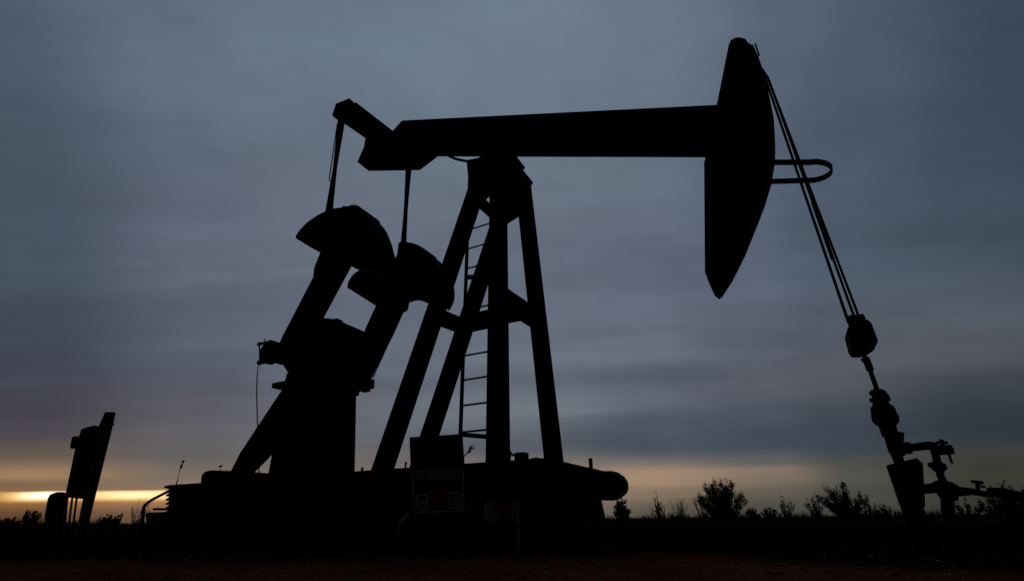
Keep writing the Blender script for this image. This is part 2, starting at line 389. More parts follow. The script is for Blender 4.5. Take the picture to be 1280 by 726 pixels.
# saddle and centre bearing on top of the post
bm = NB()
prism(bm, [UX(600,197,-.2), UX(645,194,-.1), UX(649,208,.1), UX(596,208,-.2)], -0.22, 0.22)
lathe(bm, (-.02, -0.26, BZ+0.04), (0, 1, 0), [(0, .12), (.06, .16), (.46, .16), (.52, .12)], 20)
obj('centre_bearing', bm, M_STEEL, pj, 0.01)
bm = NB()
prism(bm, [UX(591,207,-.2), UX(600,200,-.2), UX(648,198,.0), UX(651.5,212,.22), UX(667,229,.22), UX(664,233,.22), UX(640,240,.22), UX(603,222,.22), UX(587,228,-.2)], -0.22, 0.22)
obj('post_head', bm, M_STEEL, pj, 0.01)
# four samson post legs
def leg(top, foot):
    foot = foot-(top-foot).normalized()*((foot.z-ZB+.10)/(top-foot).normalized().z)
    bm = NB(); hbeam(bm, foot, top, 0.18, 0.175, 0.016)
    return obj('samson_leg', bm, M_STEEL, pj)
ZB = 0.80                                       # top of the skid
def toZ(p, z): return p
L1t, L1f = U(600,225,-0.22), U(478.5,586,-0.45)
L2t, L2f = U(632,255,0.24), U(524,584,0.45)
L3t, L3f = U(623,215,-0.22), U(622.5,572,-0.65)
L4t, L4f = U(653,222,0.22), U(692.5,577,0.65)
legs = [leg(*q) for q in ((L1t,L1f),(L2t,L2f),(L3t,L3f),(L4t,L4f))]
def on(lt, lf, px_y):                           # point of a leg axis at an image height
    lo_, hi_ = 0.0, 1.0
    for _ in range(40):
        m_ = (lo_+hi_)/2; p = UW(lf.lerp(lt, m_)) - CAM
        y = 363-600*p.dot(upv)/p.dot(fwd)
        if y > px_y: lo_ = m_
        else: hi_ = m_
    return lf.lerp(lt, lo_)
def brace(a, b, w=0.2, h=0.1):
    bm = NB(); bar(bm, a, b, h, w, Vector((0, 0, 1))); return obj('cross_brace', bm, M_STEEL, pj)
brace(on(L1t,L1f,394), on(L2t,L2f,409), 0.20)
brace(on(L2t,L2f,403), on(L4t,L4f,386), 0.22)
brace(on(L3t,L3f,368), on(L4t,L4f,401), 0.25)
brace(on(L1t,L1f,246), on(L2t,L2f,275), 0.13)
brace(on(L2t,L2f,276), on(L4t,L4f,256), 0.17)
bm = NB(); prism(bm, [UX(622,226,.2), UX(664,233,.2), UX(660,266,.2), UX(650,270,.2), UX(636,274,.2), UX(618,278,.2)], 0.19, 0.215); obj('gusset_plate', bm, M_STEEL, pj)
# ladder inside the post
lad = bpy.data.objects.new('ladder', None); COL.objects.link(lad); lad.parent = pj
for X in (-0.61, -0.19):
    bm = NB(); top = 5.0 if X < -0.5 else 4.75
    bar(bm, (X, 0, 1.12), (X, 0, top+0.28 if X < -.5 else top), 0.026, 0.05, Vector((0, 1, 0)))
    obj('stile', bm, M_STEEL, lad)
z0 = U(577, 539.5, 0).z
for k in range(10):
    if k == 6: continue                        # one rung is missing
    bm = NB(); z = z0-.005+0.3185*k; tube(bm, [(-0.61, 0, z), (-0.19, 0, z)], 0.012, 8); obj('rung', bm, M_STEEL, lad)
bm = NB()
bar(bm, (-0.62, 0, 1.21), (0.2, -0.35, 1.06), 0.04, 0.05, Vector((0,0,1)))
obj('ladder_bracket', bm, M_STEEL, lad)
bm = NB()
bar(bm, (-0.62, 0, U(584,346,0).z), (-0.40, 0.1, U(584,346,0).z), 0.05, 0.05, Vector((0,0,1)))
obj('ladder_bracket', bm, M_STEEL, lad)
bm = NB()
tube(bm, [U(561,195,0), U(570,199,0), U(590,203,0), U(598,205,0)], 0.022, 8)
tube(bm, [U(587.5,200,0), U(587.5,228,0)], 0.02, 8)
obj('grease_line', bm, M_STEEL, pj)
# gear reducer on its pedestal
bm = NB()
gbp = [UX(366,490,-.42), UX(359.5,467,-.42), UX(351,454,-.42), UX(352,425,-.42), UX(372,402,-.42), UX(402,396,-.42), UX(424,401,-.42), UX(424,403,-.42), UX(440,407.5,-.1), UX(452,417,0.30), UX(458,440,0.40), UX(458,480,0.40), UX(449,491,0.40)]
prism(bm, gbp, -0.40, 0.40)
for y in (-0.41, 0.405):
    lathe(bm, (-3.0, y-0.02 if y < 0 else y-.02, 2.45), (0,1,0), [(0,.22),(.04,.26),(.05,.26)], 20)
gb = obj('gear_reducer', bm, M_STEEL, pj, 0.015)
bm = NB(); p = U(421, 402, -.3); box(bm, (p.x, p.y, p.z), (.12, .12, .05)); obj('inspection_cover', bm, M_STEEL, gb)
bm = NB()
zt = 2.05
hexa(bm, [(-3.38,-.45,ZB), (-2.75,-.45,ZB), (-2.75,.5,ZB), (-3.38,.5,ZB)], [(-3.44,-.42,zt), (-2.915,-.42,zt), (-2.915,.48,zt), (-3.44,.48,zt)])
box(bm, (-3.25,0,zt+0.035), (.74,1.0,.07))
box(bm, (-3.2,0,zt+0.14), (.56,.8,.16))
obj('gear_pedestal', bm, M_STEEL, pj)
# crank shaft, cranks, weights, pitmans
SHX, SHZ = -2.95, 2.45
bm = NB(); lathe(bm, (SHX, -0.86, SHZ), (0,1,0), [(0,.13),(.02,.15),(1.50,.15),(1.52,.13)], 20); obj('crank_shaft', bm, M_STEEL, gb)
def soften(poly, n=4, sharp=38):            # rounds the gentle corners of an outline, keeps the sharp ones
    P = [Vector(p) for p in poly]; N = len(P); out = []
    def turn(i):
        a, b = P[i]-P[i-1], P[(i+1) % N]-P[i]
        return math.degrees(a.angle(b)) if a.length > 1e-6 and b.length > 1e-6 else 0
    for i in range(N):
        p0, p1, p2, p3 = P[i-1], P[i], P[(i+1) % N], P[(i+2) % N]
        t1 = (p2-p0)/2 if turn(i) < sharp else (p2-p1); t2 = (p3-p1)/2 if turn((i+1) % N) < sharp else (p2-p1)
        L_ = (p2-p1).length
        t1 = t1.normalized()*L_; t2 = t2.normalized()*L_
        for k in range(n):
            u = k/n; h1 = 2*u**3-3*u*u+1; h2 = u**3-2*u*u+u; h3 = 3*u*u-2*u**3; h4 = u**3-u*u
            out.append(tuple(p1*h1+t1*h2+p2*h3+t2*h4))
    return out
def crank(side, edges, wt):
    wt = soften(wt)
    Yc = -0.72 if side < 0 else 0.62
    bm = NB(); prism(bm, edges, Yc-0.11, Yc+0.11)
    cr = obj('crank_arm', bm, M_STEEL, pj, 0.012)
    bm = NB(); prism(bm, wt, Yc-0.17-0.02, Yc+0.17)
    w = obj('counterweight', bm, M_STEEL, cr)
    return cr
nearw = [UX(x, y, -.90) for x, y in ((370,298),(371,294),(376,287),(385,278),(400,268),(414,262),(428,259.5),(429,258),(436,258))]
nearw += [UX(445,260,-.82), UX(460,266,-.70), UX(474,276.5,-.57), UX(475,279,-.55)] + [UX(x, y, -.55) for x, y in ((482,288),(488,301),(492,314),(495,330),(494,350),(452,339),(437,332))] + [UX(399,315,-.86)]
crank(-1, [UX(391,346,-.83), UX(392,335,-.83), UX(402,310,-.83), UX(452,312,-.62), UX(438,335,-.62), UX(405,396,-.62), UX(392,420,-.62), UX(388,440,-.62), UX(376,455,-.7), UX(360,456,-.83), UX(350,444,-.83), UX(348,430,-.83), UX(352,421,-.83)], nearw)
farw = [UX(x, y, .45) for x, y in ((435,360),(436,353),(443,343),(455,336),(475,327),(494,330),(497,320),(499,304.5),(501,303))]
farw += [UX(512,305,.5), UX(528,311,.62), UX(544,320.5,.76), UX(545.5,323,.79)] + [UX(x, y, .79) for x, y in ((553,330),(561,342),(566,354),(568.5,366),(567,378),(562,388),(557,386),(535,379))] + [UX(512,371,.62), UX(470,382,.47)]
crank(1, [UX(470,382,.52), UX(490,345,.52), UX(535,352,.72), UX(512,376,.72), UX(509.5,388,.72), UX(504,391,.72), UX(491,420,.72), UX(462,477,.72), UX(436,480,.52), UX(457,410,.52)], farw)
PINX, PINZ = -2.5, 3.55
def pitman(top, bot):
    bm = NB(); tube(bm, [bot, top], 0.062, 12)
    d = (Vector(top)-Vector(bot)).normalized()
    for p, r in ((Vector(bot), .12),):
        lathe(bm, p-Vector((0,.09,0)), (0,1,0), [(0,r*.8),(.02,r),(.16,r),(.18,r*.8)], 16)
    o = obj('pitman_arm', bm, M_STEEL, pj, 0, True); return o
pa = pitman(U(427.5,146,-.9), U(408.5,285,-.9)); pb = pitman(U(511,206,.82), U(503,325,.82))
bm = NB()
tube(bm, [U(424,148,-.93), U(421.5,156,-.97), U(413,214,-.97), U(411.5,224,-.95), U(414,228,-.92)], 0.009, 6); obj('grease_hose', bm, M_WIRE, pa)
# equaliser beam across the tail
bm = NB()
ez, ex = 6.28+CAM_H, -2.62
E0 = U(434,139,-.93); E1 = U(512,196,.82)
dd = (E1-E0)
bar(bm, E0-dd*0.0, E1+dd*0.02, 0.33, 0.30, Vector((0.30,0,0.95)))
eq = obj('equalizer_beam', bm, M_STEEL, pj, 0.012)
bm = NB(); box(bm, E0+Vector((-.02,-.04,-.01)), (.34,.18,.27), Matrix.Rotation(rad(8),3,'Y')); obj('pitman_bearing_housing', bm, M_STEEL, eq, 0.02)
bm = NB(); box(bm, E1+Vector((0,.0,-.03)), (.3,.2,.3)); obj('pitman_bearing_housing', bm, M_STEEL, eq, 0.02)
# brake drum with its lever and hanging cable
bm = NB(); bc = U(339,440.5,-.62)
lathe(bm, bc-Vector((0,.08,0)), (0,1,0), [(0,.12),(.01,.175),(.13,.175),(.14,.13),(.3,.13)], 24)
bd = obj('brake_drum', bm, M_STEEL, pj)
bm = NB()
tube(bm, [U(323,430,-.66), U(334,428,-.66)], .022, 6); tube(bm, [U(324,454,-.66), U(334,452,-.66)], .024, 6)
tube(bm, [U(324,428,-.66), U(325,456,-.66)], .012, 6); tube(bm, [U(331,424,-.66), U(332,431,-.66)], .01, 6)
box(bm, U(324,430,-.66), (.04,.04,.05)); box(bm, U(323.5,453,-.66), (.04,.04,.05))
obj('brake_band', bm, M_STEEL, bd)
bm = NB(); tube(bm, [U(323,455,-.66), U(321.5,470,-.66), U(320.7,490,-.66), U(321.5,517,-.66), U(324,598,-.66)], 0.0075, 6); obj('brake_cable', bm, M_WIRE, bd)
bm = NB()
p = U(460,480,.6); box(bm, p, (.16,.12,.14)); box(bm, U(456,486,.6), (.12,.12,.08)); tube(bm, [U(459,484,.6), U(459,489,.6)], .02, 6)
tube(bm, [U(466,472,.6), U(490,420,.6)], .011, 6); tube(bm, [U(463,474,.55), U(466,484,.6)], .02, 6)
obj('crank_lock', bm, M_STEEL, pj)
# belt guard from motor to reducer
bm = NB()
prism(bm, [UX(286,592,-.6), UX(300,565,-.6), UX(345,497,-.6), UX(352,487,-.6), UX(341,482,-.6), UX(341,480,-.6), UX(359,474,-.6), UX(400,470,-.6), UX(395,500,-.5), UX(338,571,-.42), UX(309,600,-.42), UX(282,602,-.6)], -0.60, -0.42)
obj('belt_guard', bm, M_STEEL, pj, 0.012)
# steel skid
bm = NB()
X0, X1 = U(337,594,-.66).x-.5, U(690,578,-.5).x
for y in (-0.66, 0.66):
    hbeam(bm, (X0+.5, y, ZB-0.155), (X1, y, ZB-0.155), 0.20, 0.27, 0.02, Vector((0,1,0)))
for x in [X0+.56+i*(X1-X0-.62)/5 for i in range(6)]:
    bar(bm, (x, -.55, ZB-.15), (x, .55, ZB-.15), 0.12, 0.22, Vector((0,0,1)))
box(bm, ((X0+.5+X1)/2, 0, ZB-0.012), (X1-X0-.5, 1.34, 0.016))
sk = obj('skid_base', bm, M_STEEL, pj)
# rounded nose of the skid: capped pipe and hump of the front casting
bm = NB()
c0 = Vector((0.55, -0.35, 0.60)); 
n1 = U(784,606.5,-.45); n0 = U(690,606.5,-.45)
ax = (n1-n0); ln = ax.length; rr = (U(760,587.5,-.45)-U(760,624.5,-.45)).length/2
lathe(bm, n0, ax, [(0,rr*.95),(ln*.55,rr),(ln*.82,rr),(ln*.90,rr*.88),(ln*.975,rr*.58),(ln,rr*.34)], 10)
obj('drawbar_pipe', bm, M_STEEL, pj)
bm = NB()
prism(bm, [UX(655,600,-.5), UX(657,574,-.5), UX(670,571,-.5), UX(683,574,-.5), UX(706,577,-.5), UX(713,579.5,-.5), UX(719,584,-.5), UX(727,585,-.5), UX(735,583.5,-.5), UX(741,585,-.5), UX(746,588.5,-.5), UX(752,600,-.5)], -0.5, 0.2)
obj('front_casting', bm, M_STEEL, pj, 0.006)
for a_, b_, r_b in ((U(739,588,-.4), U(738,572.5,-.4), .02), (U(506,590,-.66), U(507.5,577,-.66), .014), (U(452,590,-.6), U(453,584,-.6), .02), (U(332,600,-.66), U(331.5,593,-.66), .022)):
    bm = NB(); tube(bm, [a_, b_], r_b, 8); obj('anchor_bolt', bm, M_STEEL, pj)
bm = NB(); box(bm, U(652,572,-.3), (.11,.11,.1)); obj('bolt_box', bm, M_STEEL, pj)
bm = NB(); tube(bm, [U(637,580,-.4), U(637.5,572,-.4), U(638,563,-.4)], .012, 6); tube(bm, [U(637.5,566,-.4), U(648,572,-.4)], .012, 6); obj('bent_bracket', bm, M_STEEL, pj)

# wire bridle, carrier bar and polished rod
bd_loc = UW(U(1075,420,0)); 
br_ = thing('bridle', 'greasy wire rope bridle with carrier bar hanging from the horse head', 'bridle', UW((3.5,0,0)), -TH)
OFF = Vector((3.5,0,0))
def LB(x, y, Y): return U(x, y, Y) - OFF
wrap = [U(944,62,-0.1), U(950,74,-0.1), U(955,88,-0.1)]
for top, bot, Y, r in (((956.3,97),(1061,404),-.09,.0125), ((959.5,97),(1067,394),.0,.011), ((960,97),(1072.5,393),.09,.011)):
    bm = NB()
    pts = [LB(940,57,Y), LB(946,70,Y), LB(951,84,Y), LB(top[0],top[1],Y), LB(bot[0],bot[1],Y)]
    tube(bm, pts, r, 8); o = obj('wire_rope', bm, M_WIRE, br_)
bm = NB(); tube(bm, [LB(1016,253,.05), LB(1041,324,.05)], .017, 8); obj('rope_splice', bm, M_WIRE, br_)
bm = NB()
hexa(bm, [LB(1060.5,414,-.1)+Vector((0,-.02,0)), LB(1086,410,-.1), LB(1086,410,.1), LB(1060.5,414,.1)], [LB(1060,394,-.1), LB(1080,392,-.1), LB(1080,392,.1), LB(1060,394,.1)])
cb = [(1057,417),(1060,413),(1082,405),(1087,409),(1091,420),(1095.5,432),(1083,441),(1075,442),(1066,442),(1062,436)]
prism(bm, [(p.x, p.z) for p in (LB(x, y, 0) for x, y in cb)], -0.14, 0.14)
tube(bm, [LB(1090,422,0), LB(1095.5,420.5,0)], .018, 6)
obj('carrier_bar', bm, M_STEEL, br_, 0.01)
bm = NB(); tube(bm, [LB(1078,440,0), LB(1084,452,0), LB(1098,492,0), LB(1108,520,0)], 0.018, 10)
tube(bm, [LB(1082,447,0), LB(1088,463,0)], .028, 8); tube(bm, [LB(1077.5,451,-.03), LB(1082,449,-.03)], .02, 6)
obj('polished_rod', bm, M_STEEL, br_)

# wellhead tree with flow line
wh = thing('wellhead', 'dark wellhead of stacked fittings and bent flow pipe at the right', 'wellhead', UW((3.5,0,0)), -TH)
bm = NB()
a, b = LB(1096,487,0), LB(1113,545,0); ax = b-a; ln = ax.length
k = ln/60.0
lathe(bm, a, ax, [(0,.04),(2*k,.058),(6*k,.06),(7*k,.045),(10*k,.045),(11*k,.07),(15*k,.072),(16*k,.055),(20*k,.06),(23*k,.08),(30*k,.085),(38*k,.092),(43*k,.085),(47*k,.06),(52*k,.058),(60*k,.055)], 14)
rj = random.Random(5)
for q in range(26):
    f = rj.uniform(.02, .66); an = rj.uniform(0, 6.28); r_q = .045+.04*min(1, f*1.6)
    p = a+ax*f+Vector((math.cos(an)*r_q, math.sin(an)*r_q, 0)); s_ = rj.uniform(.012, .035)
    box(bm, p, (s_, s_*1.4, s_*.9), Matrix.Rotation(rj.uniform(0,1.5),3,'Y'))
obj('stuffing_box', bm, M_STEEL, wh)
bm = NB()
tube(bm, [LB(1112.5,540,0), LB(1118.5,560,0), LB(1124,578,0), LB(1131,600,0)], [.05,.045,.034,.034], 14)
lathe(bm, LB(1116,548,0), LB(1123,567,0)-LB(1116,548,0), [(0,.05),(.02,.058),(.10,.06),(.13,.045)], 14)
box(bm, LB(1123,547,0), (.06,.08,.09), Matrix.Rotation(rad(20),3,'Y'))
obj('pumping_tee', bm, M_STEEL, wh)
HX = Vector((1,0,0))
PS = 0.82                                       # pipe bore
def ptube(bm, pts, r, seg=8): tube(bm, pts, [q*PS for q in r] if isinstance(r, list) else r*PS, seg)
def plathe(bm, p0, axis, prof, seg=12): lathe(bm, p0, axis, [(d*PS, r*PS) for d, r in prof], seg)
def pbox(bm, c, s_, rot=None): box(bm, c, [q*PS for q in s_], rot)
def P(x, y, d=0.0):                             # right-hand pipework stands square to the view
    w = G(x, y, 4.05+d) - UW((3.5,0,0)); return Vector((w.dot(B), w.dot(A), w.z))
bm = NB()
ptube(bm, [P(1122,560), P(1140,559), P(1160,556.5), P(1168,558)], [.05,.036,.04,.046], 12)
ptube(bm, [P(1130,553), P(1133,566)], .05, 10)
ptube(bm, [P(1166,559), P(1172,562), P(1188,562)], .044, 12)
pbox(bm, P(1179.5,562), (.115,.09,.085), Matrix.Rotation(TH,3,'Z'))
obj('upper_flow_pipe', bm, M_STEEL, wh)
bm = NB()
ptube(bm, [P(1177,555), P(1177,549.5)], .02, 8); ptube(bm, [P(1171,553), P(1184,553)], .014, 6); ptube(bm, [P(1176,549.5), P(1178,553)], .012, 6)
obj('gate_valve', bm, M_STEEL, wh)
bm = NB(); ptube(bm, [P(1185,564), P(1187,570), P(1190,579)], .011, 6); obj('valve_lever', bm, M_STEEL, wh)
bm = NB()
ptube(bm, [P(1168,560), P(1171,575), P(1176,595), P(1184,612)], [.036,.032,.032,.036], 12)
plathe(bm, P(1171,577), P(1176,594)-P(1171,577), [(0,.04),(.03,.055),(.07,.055),(.09,.036)], 12)
ptube(bm, [P(1162,581), P(1180,582)], .026, 8); pbox(bm, P(1178.5,583), (.05,.06,.05))
obj('check_valve', bm, M_STEEL, wh)
bm = NB()
ptube(bm, [P(1150,611), P(1166,610), P(1178,607), P(1190,611), P(1200,614), P(1215,614), P(1236,618)], [.044,.044,.06,.064,.044,.032,.024], 12)
plathe(bm, P(1174,600), P(1188,622)-P(1174,600), [(0,.04),(.05,.075),(.14,.078),(.19,.05)], 12)
ptube(bm, [P(1236,618), P(1239,615), P(1252,616), P(1275,620), P(1310,628)], [.03,.045,.05,.045,.045], 12)
ptube(bm, [P(1183,612), P(1186,650)], .05, 10)
obj('lower_flow_pipe', bm, M_STEEL, wh)
bm = NB(); ptube(bm, [P(1223,616), P(1221.5,603)], .016, 8); ptube(bm, [P(1215,601.5), P(1228,603)], .016, 8); ptube(bm, [P(1221,606), P(1231,608.5)], .01, 6); obj('tee_handle', bm, M_STEEL, wh)
# tapered tub over the casing head
bm = NB()
hexa(bm, [LB(1125,634,-.16), LB(1151,634,-.16), LB(1157,634,.14), LB(1131,634,.14)], [LB(1107,581,-.16), LB(1147,571.5,-.16), LB(1154,578,.14), LB(1114,585,.14)])
obj('drip_tub', bm, M_STEEL, wh, 0.012)
bm = NB()
p = LB(1140,634,0); lathe(bm, (p.x, p.y, -0.02), (0,0,1), [(0,.07),(.02,.075),(.2,.075),(.4,.07)], 18)
obj('casing_head', bm, M_STEEL, wh)

# ------------------------------------------------------------------ concrete foundation, motor, control panel
bm = NB()
fx0, fx1 = U(764,660,.78).x, U(751.5,621,.70).x
hexa(bm, [(-4.7,-.80,-.02),(fx0,-.80,-.02),(fx0,.78,-.02),(-4.7,.78,-.02)], [(-4.62,-.72,ZB-.292),(fx1,-.72,ZB-.292),(fx1,.70,ZB-.292),(-4.62,.70,ZB-.292)])
fo = obj('concrete_foundation', bm, M_CONC, None, 0.015); fo.location = ORG; fo.rotation_euler = (0,0,-TH)
tag(fo, 'long oil stained concrete foundation with sloping end under the pump jack', 'foundation')
mo = thing('motor_skid', 'dark boxy motor housing with humped cover at the tail end of the pump jack', 'motor', UW((-5.0,-.65,0)), -TH)
MO = Vector((-5.0,-.65,0))
def LM(x, y, Y): return U(x, y, Y) - MO
bm = NB()
pl = [(208,607.5),(213,606),(250,603.5),(290,600),(312,598.5),(345,598),(345,690),(212,690),(214,611),(208,609.5)]
prism(bm, [(p.x, max(p.z, 0)) for p in (LM(x, y, -.66) for x, y in pl)], -0.05, 1.0)
obj('motor_housing', bm, M_STEEL, mo, 0.01)
bm = NB()
for k in range(5):
    p = LM(211, 617+k*5.2, -.66); box(bm, (p.x+.05, .45, p.z), (.14, .98, .02), Matrix.Rotation(rad(-20),3,'Y'))
obj('louvre', bm, M_STEEL, mo)
bm = NB()
pl = [(249,606),(250,594),(254,589),(261,587),(274,587.5),(290,588),(300,588),(300,606)]
prism(bm, [(p.x, p.z) for p in (LM(x, y, -.66) for x, y in pl)], 0.0, 0.7)
obj('humped_cover', bm, M_STEEL, mo, 0.02)
bm = NB()
tube(bm, [LM(220,607,-.66), LM(227,580,-.66)], 0.011, 6); tube(bm, [LM(226.3,584,-.66), LM(229.5,575,-.66)], 0.021, 8)
obj('clutch_lever', bm, M_STEEL, mo)
bm = NB(); tube(bm, [LM(275.5,588,-.5), LM(275.5,583,-.5)], .007, 6); tube(bm, [LM(274,583,-.5), LM(277.5,582,-.5)], .012, 6); obj('filler_cap', bm, M_STEEL, mo)
bm = NB()
tube(bm, [LM(214,612,-.62), LM(204,617,-.62), LM(192,623,-.62), LM(183,629,-.62), LM(179.5,634,-.62), LM(178.5,641,-.62), LM(178.5,652,-.62), LM(178,672,-.62)], 0.022, 8)
obj('bent_pipe', bm, M_STEEL, mo)
bm = NB(); p = LM(206,636,-.5); box(bm, p, (.16,.25,.03)); pl = [(182,642),(186,640),(214,639),(214,690),(182,690)]
prism(bm, [(p.x, max(p.z,0)) for p in (LM(x, y, -.6) for x, y in pl)], 0.05, .55)
obj('skid_end', bm, M_STEEL, mo)

# stand with dark panel and the warning sign hung under it
D = 4.35
st = thing('panel_stand', 'dark steel panel on two short posts in front of the pump jack', 'panel stand', G(546,610,D)*1.0, 0)
st.location.z = 0
SO = Vector(st.location)
def S(x, y, d=0.0): return G(x, y, D+d) - SO
bm = NB()
fr_ = [S(511.5,546), S(576,542,-.12), S(579,586,-.12), S(513,589)]
bk_ = [p+Vector((.01,.07,0)) for p in fr_]
hexa(bm, fr_, bk_)
obj('panel', bm, M_STEEL, st, 0.006)
for x, dd_ in ((519, .06), (574, -.04)):
    bm = NB(); p = S(x, 590, dd_); bar(bm, (p.x, p.y, -.02), (p.x, p.y, p.z+.02), .045, .045); obj('post', bm, M_STEEL, st)
sg = thing('warning_sign', 'black no trespassing sign with white border and faded red centre', 'sign', G(547,640,D-.04), 0)
GO = Vector(sg.location)
c_tl, c_tr = G(514.5,588,D-.02)-GO, G(580,585.5,D-.13)-GO
c_bl, c_br = G(517,641,D-.02)-GO, G(580.5,639,D-.13)-GO
ux = (c_tr-c_tl); uy = (c_bl-c_tl); nrm = ux.cross(uy).normalized()
if nrm.y > 0: nrm = -nrm
def SP(u, v, d=0.0): return c_tl + ux*u + (c_bl-c_tl)*v*(1-u) + (c_br-c_tr)*v*u + nrm*d
def splate(bm, u0, v0, u1, v1, d0, d1):
    hexa(bm, [SP(u0,v0,d0), SP(u1,v0,d0), SP(u1,v1,d0), SP(u0,v1,d0)], [SP(u0,v0,d1), SP(u1,v0,d1), SP(u1,v1,d1), SP(u0,v1,d1)])
bm = NB(); splate(bm, 0, 0, 1, 1, -0.004, 0); obj('sign_plate', bm, M_SIGN, sg)
bm = NB()
splate(bm, .0, .0, 1, .03, .001, .004); splate(bm, 0, .955, 1, 1, .001, .004); splate(bm, 0, .03, .035, .955, .001, .004); splate(bm, .965, .03, 1, .955, .001, .004)
obj('sign_border', bm, M_GREY, sg)
bm = NB(); splate(bm, .34, .40, .66, .88, .001, .003); obj('red_panel', bm, M_RED, sg)
bm = NB()
def rows(u0, v0, u1, v1, cut):
    splate(bm, u0, v0, u1, v0+.05, .001, .004)
    n = len(cut); 
    for a, b in cut: splate(bm, u0, a, u1, b, .001, .004)
    splate(bm, u0, v0+.05, u0+.04, v1, .001, .004); splate(bm, u1-.04, v0+.05, u1, v1, .001, .004)
rows(.06, .56, .31, .93, [(.72,.80),(.87,.93)])
obj('white_notice', bm, M_GREY, sg); bm = NB()
rows(.70, .53, .94, .93, [(.63,.66),(.72,.76),(.80,.83),(.88,.93)])
obj('white_notice', bm, M_GREY, sg)
for q_ in ((.08,.38,.28,.40), (.08,.44,.24,.455), (.78,.32,.92,.335), (.80,.38,.92,.395)):
    bm = NB(); splate(bm, *q_, .001, .003); obj('small_print', bm, M_GREY, sg)
tcv = bpy.data.curves.new('lettering', 'FONT'); tcv.body = 'NO TRESPASSING'; tcv.align_x = 'CENTER'; tcv.align_y = 'CENTER'; tcv.size = 0.068; tcv.extrude = 0.0015; tcv.offset = 0.0022
to = bpy.data.objects.new('lettering', tcv); COL.objects.link(to)
X_ = ux.normalized(); Y_ = nrm.cross(X_).normalized()
dg = bpy.context.evaluated_depsgraph_get(); dg.update()
tme = bpy.data.meshes.new_from_object(to.evaluated_get(dg)); bpy.data.objects.remove(to)
to = bpy.data.objects.new('lettering', tme); COL.objects.link(to); tme.materials.clear(); tme.materials.append(M_GREY)
mw = Matrix((X_, Y_, nrm)).transposed().to_4x4()
wid = max(v.co.x for v in tme.vertices)-min(v.co.x for v in tme.vertices)
mw = Matrix.Translation(SP(.5,.155,.003)) @ mw @ Matrix.Diagonal((ux.length*.84/wid, 1.15, 1, 1))
tme.transform(mw); to.parent = sg
# drum with faded paint standing against the foundation
dw = G(627,664,4.75); dw.z = 0.0
dr = thing('metal_drum', 'short drum with faded red and yellow paint and pale edge beside the sign', 'drum', dw)
hd = G(627,623,4.75).z; R0 = 0.165
bm = NB(); lathe(bm, (0,0,0), (0,0,1), [(0,R0),(.012,R0+.008),(.03,R0),(hd*.5,R0),(hd*.53,R0+.008),(hd*.56,R0),(hd-.03,R0),(hd-.012,R0+.008),(hd,R0)], 28)
obj('drum_body', bm, M_RUST, dr, 0, False)
def patch(a0, a1, z0_, z1_, r, mat, nm):
    bm = NB(); n = 8; v = []
    for i in range(n+1):
        a = rad(a0+(a1-a0)*i/n); c, s = math.sin(a), -math.cos(a)
        v.append([bm.verts.new((c*r, s*r, z0_)), bm.verts.new((c*r, s*r, z1_)), bm.verts.new((c*(r-.01), s*(r-.01), z1_)), bm.verts.new((c*(r-.01), s*(r-.01), z0_))])
    for p, q in zip(v, v[1:]):
        for k in range(4): bm.faces.new((p[k], q[k], q[(k+1)%4], p[(k+1)%4]))
    bm.faces.new(v[0]); bm.faces.new(v[-1][::-1])
    obj(nm, bm, mat, dr)
patch(-70, -8, hd*.58, hd*.95, R0+.003, M_YEL, 'yellow_patch')
patch(-4, 26, hd*.45, hd*.96, R0+.003, M_RED, 'red_patch')
patch(28, 58, hd*.58, hd*.95, R0+.003, M_YEL, 'yellow_patch')
patch(52, 96, hd*.04, hd*.95, R0+.0045, M_WHITE, 'pale_edge')
hw = G(503,660,4.1); hw.z = 0
ho = thing('hose', 'short pale bent hose end on the ground left of the sign', 'hose', hw)
bm = NB(); H = lambda x, y: G(x, y, 4.1)-hw
tube(bm, [H(497,666), H(499,657), H(503,651), H(508,645), H(514,639)], [.012,.014,.014,.013,.012], 10)
obj('hose_body', bm, M_HOSE, ho)
bm = NB(); tube(bm, [H(513,640), H(516,637)], .018, 10); obj('hose_coupling', bm, M_STEEL, ho)

# ------------------------------------------------------------------ electrical cabinet at the left
CD = 9.0
cw = G(100,655,CD); cw.z = 0
cab = thing('electrical_cabinet', 'dark electrical cabinet on a leaning post at the far left', 'cabinet', cw)
def Q(x, y, d=0.0): return G(x, y, CD+d) - cw
def qbox(poly, d0, d1):
    bm = NB()
    a = [bm.verts.new(Q(x, y, d0)) for x, y in poly]; b = [bm.verts.new(Q(x, y, d0)+Vector((0, d1-d0, 0))) for x, y in poly]
    bm.faces.new(a); bm.faces.new(b[::-1])
    for i in range(len(poly)):
        j = (i+1) % len(poly); bm.faces.new((a[i], b[i], b[j], a[j]))
    return bm
obj('leaning_post', qbox([(131,514.5),(142,514.5),(139.5,527),(113,633),(104,672),(94,672),(101,634),(123.5,531)], 0.0, 0.06), M_WOOD, cab, 0.008)
obj('cabinet_body', qbox([(101,536),(106,534),(117,531),(123,532.5),(124,548),(104,623.5),(80.5,621),(93.5,560)], -0.12, -0.02), M_CAB, cab, 0.012)
obj('meter_box', qbox([(89.5,546),(92,545),(98,544.5),(95,560),(87,560)], -0.1, -0.04), M_CAB, cab, 0.008)
for x in (85.0, 91.0, 96.5):
    bm = NB(); tube(bm, [Q(x,617,.0), Q(x-5.5,660,.0), Q(x-7,674,.0)], .017, 8); obj('conduit', bm, M_STEEL, cab)
bm = NB(); tube(bm, [Q(139,528,.05), Q(142,530.5,.05)], .02, 6); obj('insulator', bm, M_STEEL, cab)
lw = G(68,655,CD-.3); lw.z = 0
